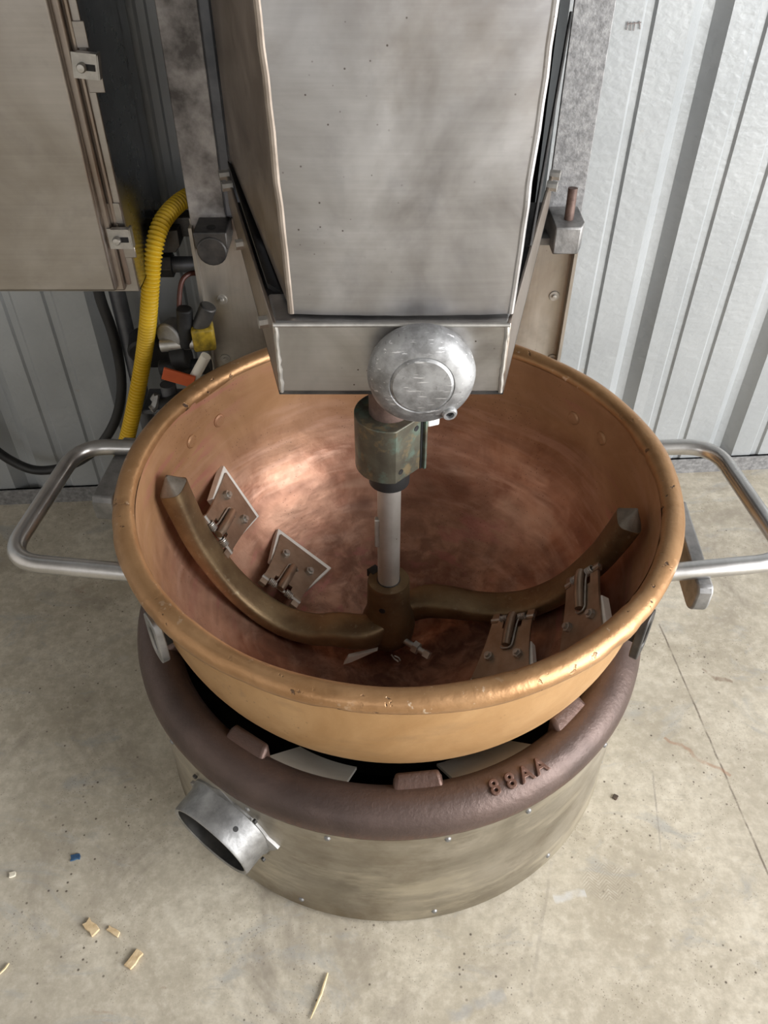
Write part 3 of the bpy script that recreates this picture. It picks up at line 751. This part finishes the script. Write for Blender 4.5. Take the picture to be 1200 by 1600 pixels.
# scrapers: narrow end hinged on the arm, wide end with the white blade on the copper
def rot180(p): return Vector((2*CA.x - p.x, 2*CA.y - p.y, p.z))
offb = -.004
PL0 = CA + TA*offb
def hp_(x, y): return onpl(x, y, PL0, TA)
def to_bowl(x, y, inset):
    d = ray(x, y); inside = False
    for i in range(4000):
        p = OC + d*(.5 + i*.0005); rr = math.hypot(p.x - KX, p.y - KY)
        ins = p.z < KZ and rr < rin(p.z) - inset
        if inside and not ins: return p
        inside = inside or ins
scr_spec = (((318, 812), (360, 858), (348, 742), (401, 806)), ((411, 905), (466, 937), (433, 840), (514, 886)))
for h0, h1, b0, b1 in scr_spec:
    H0, H1 = hp_(*h0), hp_(*h1); B0, B1 = to_bowl(*b0, .015), to_bowl(*b1, .015)
    Hm, Bm = (H0+H1)/2, (B0+B1)/2
    ld = (Bm - Hm); Ls = ld.length; ld.normalize()
    wdv = ((B1-B0).normalized() + (H1-H0).normalized()).normalized(); wdv = (wdv - ld*wdv.dot(ld)).normalized()
    nd = ld.cross(wdv).normalized()
    if nd.dot(OC - Hm) < 0: nd = -nd
    hwid, bwid = abs((H1-H0).dot(wdv))/2, abs((B1-B0).dot(wdv))/2
    bwid = min(bwid, .046); hwid = min(max(hwid, .031), .036)
    for s in (1, -1):
        def L(a, w, nn=0.0):
            p = Hm + ld*(a*Ls) + wdv*w + nd*nn
            return p if s > 0 else rot180(p)
        def nv(v): return v if s > 0 else Vector((-v.x, -v.y, v.z))
        # plate outline: concave flared sides, notch at the hinge end
        side = [(t, hwid*.96 + (bwid - hwid)*(t**1.8)) for t in (0, .2, .4, .6, .8, 1.0)]
        notch = [(0, .013), (.20, .013), (.20, -.013), (0, -.013)]
        poly = [(a, w) for a, w in side] + [(a - .03*0, -w) for a, w in side[::-1]] + [(0, -.016), (.16, -.016), (.16, .012), (0, .012)]
        m = MB(); m.prism([L(a, w, 0) for a, w in poly], nv(nd)*.003)
        plate = m.build('scraper', 'scraper_steel', AG, angle=30)
        m = MB()
        bp = [(.42, -(hwid + (bwid-hwid)*.25)), (1.11, -bwid*1.14), (1.12, bwid*1.10), (.42, hwid + (bwid-hwid)*.25)]
        q0 = [L(a, w, -.0002) for a, w in bp]; q1 = [L(a + (.03 if a > 1 else 0), w*(1.04 if a > 1 else 1), -.011) for a, w in bp]
        m.hexa(q1 + q0); m.build('blade', 'white_plastic', plate, bevel=.001)
        for w in (-.5, .5):
            m = MB(); p = L(.66, w*hwid*1.35, .003); hexnut(m, p, nv(nd), .0062, .005); m.cyl(p, p + nv(nd)*.0085, .0034, n=10)
            m.build('bolt', 'bolt_steel', plate)
        m = MB(); m.tube([L(.50, -.002, .007), L(.30, -.002, .0085), L(.05, -.002, .0085), L(-.06, -.002, .006)], [.0055, .006, .006, .0055], 12); m.build('hinge_tongue', 'scraper_steel', plate)
        m = MB(); m.tube(fillet([L(-.02, -.012, .004), L(.10, -.010, .005), L(.50, -.0095, .005), L(.54, -.006, .005), L(.54, .004, .005), L(.50, .0065, .005)], .003, 3), .0012, 8); m.build('spring_wire', 'bolt_steel', plate)
        for w0, w1 in ((-.020, -.009), (.007, .018)):
            turns = 5; pth = []
            for k in range(turns*10 + 1):
                g = 2*PI*k/10; w = w0 + (w1-w0)*k/(turns*10)
                pth.append(L(-.02 + .05*math.cos(g)*.9, w, .003 + .0045*math.sin(g)))
            MB().tube(pth, .0011, 6).build('coil_spring', 'bolt_steel', plate)
        m = MB(); m.tube([L(-.02, -hwid*1.02, .002), L(-.02, hwid*1.02, .002)], .0026, 10); m.build('hinge_pin', 'bolt_steel', plate)
        for w in (-hwid*.84, hwid*.84):
            m = MB(); m.prism([L(.04, w - .005, .004), L(.04, w + .005, .004), L(-.14, w + .005, .002), L(-.14, w - .005, .002)], nv(nd)*-.006)
            m.build('hinge_bracket', 'scraper_steel', plate)

# ------------------------------------------------------------------ mixer head
HC = .010
mh = thing('mixer_head', 'overhanging stainless mixer head with sheet hood and round cast cap', 'mixer', (HC, .95, .59))
YF, YR = .677, 1.052
fl, fr, rl, rr_ = -.1025, .1165, -.199, .2125
def lx(y): return fl + (rl - fl)*(y - YF)/(YR - YF)
def rx(y): return fr + (rr_ - fr)*(y - YF)/(YR - YF)
ZTf, ZBf, ZTr, ZBr = .674, .5955, .672, .628
m = MB(); T = .004
m.hexa([(fl, YF, ZBf), (fl + T, YF, ZBf), (rl + T, YR, ZBr), (rl, YR, ZBr), (fl, YF, ZTf), (fl + T, YF, ZTf), (rl + T, YR, ZTr), (rl, YR, ZTr)])
m.build('side_plate', 'side_steel', mh, bevel=.001)
m = MB()
m.hexa([(fr - T, YF, ZBf), (fr, YF, ZBf), (rr_, YR, ZBr), (rr_ - T, YR, ZBr), (fr - T, YF, ZTf), (fr, YF, ZTf), (rr_, YR, ZTr), (rr_ - T, YR, ZTr)])
m.build('side_plate', 'side_steel', mh, bevel=.001)
m = MB(); m.hexa([(fl, YF, ZBf), (fr, YF, ZBf), (rr_, YR, ZBr), (rl, YR, ZBr), (fl, YF, ZBf + T), (fr, YF, ZBf + T), (rr_, YR, ZBr + T), (rl, YR, ZBr + T)])
m.build('bottom_plate', 'dark_steel', mh)
m = MB(); yb = .735
m.hexa([(fl, YF, ZBf), (fr, YF, ZBf), (rx(yb) - .004, yb, ZBf), (lx(yb) + .004, yb, ZBf), (fl, YF, ZTf), (fr, YF, ZTf), (rx(yb) - .004, yb, ZTf), (lx(yb) + .004, yb, ZTf)])
gb = m.build('gear_box', 'gear_box_steel', mh, bevel=.0045, seg=3)
m = MB().tube([(fl + .001, YF - .0002, ZTf - .002), (.007, YF - .0006, ZTf - .0015), (fr - .001, YF - .0002, ZTf - .002)], .0022, 8); m.build('weld_bead', 'bolt_steel', gb)
for x in (fl + .003, fr - .003):
    pth = [(x + random.uniform(-.0006, .0006), YF - .0003, ZBf + .003 + (ZTf - ZBf - .006)*k/14) for k in range(15)]
    MB().tube(pth, [.0022 + random.uniform(-.0006, .0006) for _ in pth], 8).build('weld_bead', 'bolt_steel', gb)
# hood
YH = .690; ZH0 = .6765; ZH1 = 1.22
hl0, hr0, hl1, hr1 = -.0865, .1175, -.0985, .1325      # front edge x at bottom / at top
def hx(z, side):
    t = (z - ZH0)/(ZH1 - ZH0); return (hl0 + (hl1 - hl0)*t) if side < 0 else (hr0 + (hr1 - hr0)*t)
t3 = .003
m = MB(); NZ, NX = 18, 14; g0 = []
fr_rows = []
for i in range(NZ + 1):
    z = ZH0 + (ZH1 - ZH0)*i/NZ; row = []
    for j in range(NX + 1):
        x = hx(z, -1) + (hx(z, 1) - hx(z, -1))*j/NX
        e = min(j, NX - j)/ (NX/2)
        row.append(Vector((x, YH - .004*min(1, e*1.2)**.5 + .002*math.sin(9*x*20 + z*30)*.15, z)))
    fr_rows.append(row)
b = 0
vs_ = [p for row in fr_rows for p in row]; m.v += vs_; off = len(vs_); m.v += [p + Vector((0, t3, 0)) for p in vs_]
for i in range(NZ):
    for j in range(NX):
        a = i*(NX+1) + j; m.face([a, a+1, a+NX+2, a+NX+1]); m.face([off+a+NX+1, off+a+NX+2, off+a+1, off+a])
for i in range(NZ):
    for j in (0, NX): a = i*(NX+1)+j; m.face([a, a+NX+1, off+a+NX+1, off+a])
for j in range(NX):
    for i in (0, NZ): a = i*(NX+1)+j; m.face([a, a+1, off+a+1, off+a])
hood = m.build('hood_front', 'hood_steel', mh, angle=50)
for sgn in (-1, 1):
    pth = []
    rr2 = random.Random(5)
    for i in range(28):
        z = ZH0 + (ZH1 - ZH0)*i/27; pth.append(Vector((hx(z, sgn) - sgn*.001 + rr2.uniform(-.0006, .0006), YH + .002, z)))
    MB().tube(pth, .0036, 10).build('hood_edge', 'edge_steel' if sgn < 0 else 'hood_steel', mh)
zb = ZH0 + .004
def hrear(side): return (-.190, 1.05) if side < 0 else (.205, 1.05)
xr, yr = hrear(-1)
m = MB(); m.prism([(hl0, YH, zb), (hl1, YH, ZH1), (xr, yr, ZH1), (xr, yr, zb + .006)], (t3, 0, 0)); m.build('hood_side', 'side_steel', mh, angle=20)
xr, yr = hrear(1)
def rs(y, z): return Vector((hx(z, 1) + (xr - hx(z, 1))*(y - YH)/(yr - YH), y, z))
# the right side stops high up with a slanted lower edge; only a narrow return runs down the front
m = MB(); m.prism([rs(YH, zb), rs(YH, ZH1), rs(1.05, ZH1), rs(1.05, 1.05), rs(.80, .940), rs(.704, .886), rs(.700, zb)], (-t3, 0, 0)); m.build('hood_side', 'hood_steel', mh, angle=20)
m = MB(); m.prism([(hl1, YH, ZH1), (hr1, YH, ZH1), (.205, 1.05, ZH1), (-.19, 1.05, ZH1)], (0, 0, t3)); m.build('hood_top', 'hood_steel', mh)
MB().box2((-.10, .82, .64), (.06, 1.04, 1.15)).build('motor_shade_block', 'shade_black', mh, bevel=.02)  # unseen block, coloured near-black so the hood interior reads as shade
m = MB(); m.tube([rs(.78, .70) + Vector((.004, 0, 0)), rs(.98, .86) + Vector((.004, 0, 0))], .0018, 8); m.build('link_rod', 'dark_steel', mh)
m = MB(); m.prism([(lx(.74) + .006, .74, .676), (lx(.74) + .018, .74, .668), (lx(1.04) + .012, 1.04, .676), (lx(1.04) + .004, 1.04, .684)], (0, 0, .005)); m.build('gasket_strip', 'rubber', mh)
# plate bolts
for sgn, ys in ((-1, (1.040, 1.005, .905, .72)), (1, (1.040, 1.005))):
    for y in ys:
        x = (lx(y) if sgn < 0 else rx(y)); z = .672 if y != .72 else .652
        if y == .905: z = .645
        m = MB(); m.cyl((x - sgn*.004, y, z), (x + sgn*.008, y - .004, z), .0062, n=8); m.build('plate_bolt', 'bolt_steel', mh)
# round cap
cp = Vector((.0350, YF, .6300))
m = MB()
m.lathe([(.040, -.001), (.0455, .003), (.0500, .010), (.0508, .018), (.0490, .0255), (.0440, .0315), (.0360, .0355), (.0305, .0368), (.0296, .0360), (.0286, .0372), (.0270, .0385), (.0150, .0392), (.0003, .0394)], cp, (0, -1, 0), n=64)
cap = m.build('round_cap', 'cast_aluminium', mh, angle=28)
hb = cp + Vector((.0265, -.030, -.0325))
m = MB(); m.lathe([(.0042, -.006), (.0042, .0065), (.0062, .0065), (.0074, .0045), (.0078, -.006)], hb, (.18, -1, -.2), n=20, cap0=True); m.build('bolt_boss', 'cast_aluminium', cap)
MB().cyl(hb + Vector((0, .004, 0)), hb + Vector((.0003, -.0025, -.0004)), .0042, n=16).build('bolt_hole', 'black_steel', cap)
# coupling under the gear box
m = MB().cyl(AX + Vector((0, 0, .532)), AX + Vector((0, 0, .600)), .0225, n=28); m.build('output_collar', 'rust_pin', mh)
MB().lathe([(.030, .604), (.034, .596), (.030, .588), (.022, .582)], AX, n=32).build('seal_ring', 'dark_steel', mh)
RC = .0385; poly = []
for i in range(41):
    a = R(-80 - (290)*i/40); poly.append(AX + Vector((RC*math.cos(a), RC*math.sin(a), .466)))
m = MB(); m.prism(poly, (0, 0, .0715)); cpl = m.build('coupling', 'patina_bronze', mh, bevel=.0012, angle=25)
nf = Vector((math.cos(R(-45)), math.sin(R(-45)), 0)); tf = Vector((-nf.y, nf.x, 0)); dfl = RC*math.cos(R(35))
for tt, zz in ((.009, .526), (-.014, .479)):
    p = AX + nf*dfl + tf*tt + Vector((0, 0, zz)); MB().cyl(p - nf*.001, p + nf*.0005, .0034, n=14).build('bolt_hole', 'black_steel', cpl)
p = AX + nf*(dfl - .001) + tf*(.0205) + Vector((0, 0, .500))
mt = Matrix.Rotation(R(-45), 3, 'Z')
MB().box(p, (.012, .0035, .068), mat=mt).build('clamp_half', 'patina_bronze', cpl, bevel=.0008)
MB().box(p - tf*.0030 - nf*.002, (.008, .0030, .068), mat=mt).build('clamp_gap', 'black_steel', cpl)
MB().box(AX + Vector((.046, -.004, .528)), (.014, .010, .010), R(20)).build('white_plug', 'white_plastic', cpl, bevel=.002)
MB().cyl(AX + Vector((0, 0, .440)), AX + Vector((0, 0, .470)), .0235, n=32).build('grip_sleeve', 'rubber', cpl)

# ------------------------------------------------------------------ machine frame
mf = thing('machine_frame', 'upright steel machine frame with grey side posts and stained back panel', 'frame', (.002, 1.12, 0))
YU = 1.092
def channel(x0, x1, name, mat, z0=.578, z1=1.35, inner=1):
    m = MB(); t = .004; dpt = .055
    m.box2((x0, YU, z0), (x1, YU + t, z1)); m.box2((x0, YU + t, z0), (x0 + t, YU + dpt, z1)) if inner >= 0 else None; m.box2((x1 - t, YU + t, z0), (x1, YU + dpt, z1)) if inner else None
    return m.build(name, mat, mf, bevel=.0012)
channel(-.262, -.213, 'side_post', 'soot_galvanised'); channel(.2170, .2650, 'side_post', 'galvanised_rough', inner=-1)
m = MB().box2((-.2115, YU - .012, .60), (-.1955, YU + .05, 1.35)); m.build('slide_rail', 'conduit', mf, bevel=.003)
m = MB().box2((-.205, YU + .050, .05), (.210, YU + .075, 1.35)); m.build('gap_shade_board', 'shade_black', mf)  # black sheet added behind the posts to paint the gap's shade
m = MB(); m.box2((-.2635, YU + .003, .0), (.2665, YU + .006, .592)); m.box2((-.2635, YU - .012, .0), (-.2590, YU + .003, .585)); m.box2((.2620, YU - .012, 0), (.2665, YU + .003, .585))
pan = m.build('back_panel', 'panel_steel', mf)
for px, py in ((347, 468), (866, 462), (352, 560), (862, 560)):
    p = aty(px, py, YU + .003)
    MB().lathe([(.0002, .0050), (.0030, .0046), (.0034, .0020), (.0072, .0018), (.0078, 0), (.0078, -.001)], p, (0, -1, 0), n=16).build('panel_screw', 'bolt_steel', pan)
# lugs with pin at the foot of the posts
p = aty(884, 366, 1.055); m = MB()
m.prism([p + Vector(q) for q in ((-.018, -.018, -.020), (.016, -.018, -.020), (.020, -.010, -.014), (.020, .040, -.014), (-.022, .040, -.014))], (0, 0, .036))
lug = m.build('post_lug', 'grey_cast', mf, bevel=.002)
MB().cyl(p + Vector((.002, .004, .010)), p + Vector((.002, .008, .058)), .0062, n=16).build('lug_pin', 'rust_pin', lug)
MB().box(p + Vector((-.034, .018, -.012)), (.036, .03, .010)).build('lug_tie', 'grey_cast', lug, bevel=.001)
p = aty(331, 374, 1.055); m = MB(); m.cyl(p + Vector((0, -.012, -.012)), p + Vector((0, .040, -.012)), .020, n=20); m.box2(p + Vector((-.022, -.010, -.010)), p + Vector((.022, .040, .014)))
lug = m.build('post_lug', 'dark_steel', mf, bevel=.002)
MB().cyl(p + Vector((0, .006, .0135)), p + Vector((0, .006, .0148)), .006, n=14).build('pin_hole', 'black_steel', lug)
for x in (-.176, .180):
    MB().box((x, YU - .004, .590), (.03, .02, .030)).build('clip', 'grey_cast', mf, bevel=.002)
# cross arm and pipe stub on the cabinet side
a = aty(262, 347, 1.135); MB().box2((-.345, 1.122, a.z - .016), (-.255, 1.150, a.z + .012)).build('cross_arm', 'dark_steel', mf, bevel=.002)
a = aty(262, 378, 1.10); m = MB(); m.prism([a + Vector(q) for q in ((-.012, 0, .016), (.016, 0, .016), (.016, 0, -.006), (.008, 0, -.016), (-.012, 0, -.016))], (0, .03, 0)); m.build('arm_bracket', 'dark_steel', mf, bevel=.001)
a = aty(256, 413, 1.13); b_ = aty(318, 413, 1.13)
pipe = MB().cyl(a, b_, .0115, n=20).build('pipe_stub', 'conduit', mf)
m = MB(); hexnut(m, a - Vector((.006, 0, 0)), (1, 0, 0), .0185, .020); m.build('pipe_nut', 'dark_steel', pipe, bevel=.001)

# ------------------------------------------------------------------ control cabinet
CX1, CY0, CZ0 = -.3215, 1.002, .534
cab = thing('control_cabinet', 'stainless wall cabinet with clamped door beside the mixer frame', 'cabinet', (-.56, 1.09, CZ0))
m = MB(); t = .002
m.box2((-.82, CY0 + .003, CZ0), (CX1, 1.160, CZ0 + t)); m.box2((-.82, CY0 + .003, 1.30), (CX1, 1.160, 1.302))
m.box2((-.82, 1.148, CZ0), (CX1, 1.150, 1.30)); m.box2((-.822, CY0 + .003, CZ0), (-.82, 1.160, 1.302))
body = m.build('case', 'cabinet_steel', cab)
MB().box2((CX1 - .002, CY0 + .003, CZ0), (CX1, 1.186, 1.302)).build('case_side', 'cabinet_side_steel', cab)
m = MB(); m.box2((-.82, CY0 - .001, CZ0), (CX1, CY0 + .003, 1.30)); m.build('front_flange', 'cabinet_steel', cab, bevel=.001)
m = MB(); m.box2((-.815, CY0 - .020, CZ0 + .010), (-.3450, CY0 - .009, 1.29)); door = m.build('door', 'cabinet_steel', cab, bevel=.0035, seg=3)
m = MB(); m.box2((-.812, CY0 - .010, CZ0 + .006), (-.3370, CY0, 1.294)); m.build('door_seal', 'side_steel', cab, bevel=.002)
m = MB(); m.tube([(-.3330, CY0 - .002, CZ0 + .012), (-.3330, CY0 - .002, 1.29)], .0032, 8); m.build('rain_gutter', 'side_steel', cab)
for (px, py, rot) in ((133, 103, .10), (187, 373, 0)):
    p = aty(px, py, CY0 - .012)
    m = MB(); mt = Matrix.Rotation(rot, 3, 'Y')
    m.box(p, (.027, .0025, .026), mat=mt); m.box(p + mt @ Vector((.0135, .005, 0)), (.0025, .011, .026), mat=mt); m.box(p + mt @ Vector((0.004, -.003, .0135)), (.022, .008, .002), mat=mt)
    la = m.build('clamp', 'bolt_steel', cab)
    MB().box(p + mt @ Vector((.004, -.0015, -.001)), (.014, .0012, .0065), mat=mt).build('clamp_slot', 'black_steel', la)
    m = MB(); m.lathe([(.0002, .0075), (.0040, .0070), (.0052, .0050), (.0052, 0), (.0002, -.002)], p + mt @ Vector((-.003, -.001, -.001)), (0, -1, 0), n=16); m.build('clamp_screw', 'bolt_steel', la)
    MB().box(p + Vector((-.002, .010, .028)), (.016, .003, .026)).build('clamp_tab', 'cabinet_steel', la, bevel=.0008)
    MB().box(p + Vector((.004, .011, -.022)), (.018, .003, .016)).build('clamp_tab', 'cabinet_steel', la, bevel=.0008)

# ------------------------------------------------------------------ hose, cable, conduit
def hose(name, pts, rad, pitch, amp, mat, label, cat):
    P = catmull(pts, 40); L = [0]
    for a, b in zip(P[:-1], P[1:]): L.append(L[-1] + (b-a).length)
    n = int(L[-1]/(pitch/6)); out = []; rsx = []; j = 0
    for i in range(n + 1):
        s = L[-1]*i/n
        while j < len(L) - 2 and L[j+1] < s: j += 1
        t = (s - L[j])/max(L[j+1] - L[j], 1e-9); out.append(P[j].lerp(P[j+1], t))
        ph = (s/pitch) % 1.0; rsx.append(rad - amp*(0.5 - 0.5*math.cos(2*PI*ph))**1.5)
    return tag(MB().tube(out, rsx, 18).build(name, mat, angle=70), label, cat)
hp = [aty(345, 296, 1.168), aty(305, 303, 1.164), aty(275, 321, 1.125), aty(251, 352, 1.085), aty(240, 395, 1.06), aty(235, 450, 1.05), aty(231, 505, 1.055), aty(224, 560, 1.070), aty(213, 620, 1.065), aty(201, 675, 1.062), aty(187, 725, 1.06), aty(176, 775, 1.05), Vector((-.40, 1.00, .025)), Vector((-.30, .97, .022))]
hose('corrugated_hose', hp, .0126, .0056, .0029, 'yellow_plastic', 'yellow corrugated hose hanging between the cabinet and the frame', 'hose')
cp_ = [aty(148, 430, 1.135), aty(158, 470, 1.135), aty(176, 520, 1.135), aty(188, 575, 1.14), aty(189, 620, 1.14), aty(178, 662, 1.14), aty(152, 700, 1.14), aty(112, 726, 1.14), aty(62, 735, 1.135), aty(22, 722, 1.135), aty(-20, 690, 1.135), aty(-80, 610, 1.135), aty(-120, 520, 1.135), aty(-130, 420, 1.135)]
tag(MB().tube(catmull(cp_, 8), .0082, 14).build('power_cable', 'rubber', angle=60), 'thick black cable looping down from under the cabinet', 'cable')
a = aty(183, 457, 1.150); m = MB().cyl((a.x, 1.150, 0), (a.x, 1.150, a.z + .01), .0125, n=20)
tag(m.build('conduit_pipe', 'conduit'), 'dark grey vertical conduit pipe below the cabinet by the yellow hose', 'pipe')

# ------------------------------------------------------------------ gas valve train behind the kettle
gv = thing('gas_valve', 'dark gas valve assembly with yellow body and orange tag behind the kettle', 'valve', aty(285, 560, 1.03))
Yg = 1.055
g = lambda x, y, Y=Yg: aty(x, y, Y)
m = MB(); m.cyl(g(234, 556, 1.11), g(234, 556, 1.11) + Vector((0, .03, .012)), .034, n=32); o = m.build('regulator', 'black_steel', gv, bevel=.004)
m = MB(); m.cyl(g(262, 528), g(262, 528) + Vector((.012, .022, .0)), .022, n=24); m.build('diaphragm_cap', 'grey_cast', gv, bevel=.003)
MB().box(g(318, 525), (.032, .030, .036), .2).build('valve_body', 'yellow_paint', gv, bevel=.004)
m = MB(); m.cyl(g(291, 540), g(288, 482), .0115, n=18); m.build('solenoid', 'black_steel', gv, bevel=.002)
m = MB(); m.cyl(g(312, 512), g(326, 478), .012, n=20); m.build('union_nut', 'dark_steel', gv, bevel=.002)
m = MB(); m.cyl(g(252, 540), g(318, 534), .0095, n=16); m.build('manifold_pipe', 'bolt_steel', gv)
m = MB(); m.cyl(g(272, 560), g(295, 555), .020, n=20); m.cyl(g(250, 575), g(330, 572), .012, n=16); m.build('valve_train', 'black_steel', gv, bevel=.002)
m = MB(); m.cyl(g(300, 596, 1.03), g(322, 556, 1.03), .0075, n=14); m.build('pilot_tube', 'pale_board', gv)
MB().box(g(279, 590, 1.02), (.046, .004, .020), mat=Matrix.Rotation(.35, 3, 'Y')).build('orange_tag', 'orange_plastic', gv, bevel=.0008)
m = MB(); m.tube(catmull([g(312, 427, 1.10), g(296, 428, 1.09), g(284, 440, 1.08), g(280, 470, 1.07), g(281, 505)], 6), .0036, 10); m.build('thin_tube', 'red_tube', gv)
m = MB(); m.box2(g(222, 648, 1.07), g(330, 612, 1.12) + Vector((0, .01, 0))); m.build('mount_box', 'conduit', gv, bevel=.002)
m = MB(); m.tube(catmull([g(240, 625, 1.05), g(246, 618, 1.05), g(242, 634, 1.045), g(236, 640, 1.04)], 5), .006, 10); m.build('elbow_fitting', 'grey_cast', gv)
m = MB(); m.cyl(g(255, 636, 1.04), g(285, 628, 1.04), .014, n=16); m.build('hose_end', 'black_steel', gv)
m = MB(); m.cyl((g(262, 600).x, Yg, 0), (g(262, 600).x, Yg, g(262, 600).z), .012, n=14); m.cyl((g(312, 600).x, Yg + .01, 0), (g(312, 600).x, Yg + .01, g(312, 600).z), .010, n=14); m.build('supply_pipe', 'conduit', gv)

# ------------------------------------------------------------------ things lying on the floor
def chip(px, py, l, w, h, ang, label, mat='wood_chip', name='wood_chip'):
    p = atz(px, py, 0); m = MB(); c, s = math.cos(ang), math.sin(ang); rng = random.Random(int(px*7 + py))
    pts = []
    for a, b in ((-1, -1), (-.3, -1.1), (.4, -.9), (1, -1), (1.05, 0), (.9, 1), (.2, 1.1), (-.5, .9), (-1.1, .95), (-.9, 0)):
        a += rng.uniform(-.08, .08); b += rng.uniform(-.15, .15)
        pts.append(p + Vector((c*a*l/2 - s*b*w/2, s*a*l/2 + c*b*w/2, .0002)))
    m.prism(pts, (0, 0, h)); o = m.build(name, mat, bevel=.0006)
    return tag(o, label, 'wood chip' if name == 'wood_chip' else 'crumb')
chip(143, 1450, .021, .011, .004, -.7, 'stubby wood chip with squared ends lying on the floor beside a curled one')
chip(178, 1456, .018, .006, .003, -.5, 'small curled wood chip next to the stubby one on the floor')
chip(210, 1500, .022, .010, .004, 1.0, 'striped wood chip lying on the floor in front of the other two chips')
def stalk(p0, p1, r, label):
    a = atz(*p0, .002); b = atz(*p1, .002); mid = (a + b)/2 + Vector((.002, .001, .0005)); d = (b - a).normalized()
    m = MB(); m.tube([a, a.lerp(mid, .5), mid, mid.lerp(b, .5), b], [r*.6, r, r, r*.9, r*.4], 6)
    return tag(m.build('straw_stalk', 'straw'), label, 'straw')
stalk((512, 1520), (485, 1592), .0016, 'long pale straw lying on the floor in front of the furnace')
stalk((14, 1505), (-4, 1525), .0014, 'short pale straw on the floor near the wood chips')
chip(20, 1367, .008, .007, .003, .3, 'pale crumb lying on the floor near the straw', 'pale_crumb', 'crumb')
chip(118, 1340, .012, .008, .002, .2, 'dark blue scrap lying on bare floor to the side of the air port', 'blue_scrap', 'scrap')
chip(961, 1246, .008, .006, .002, .9, 'dark brown crumb lying on the floor near the furnace skirt', 'dark_crumb', 'crumb')
chip(1035, 961, .006, .004, .002, .5, 'tiny dark crumb lying on the floor at the start of the long crack', 'dark_crumb', 'crumb') if False else None
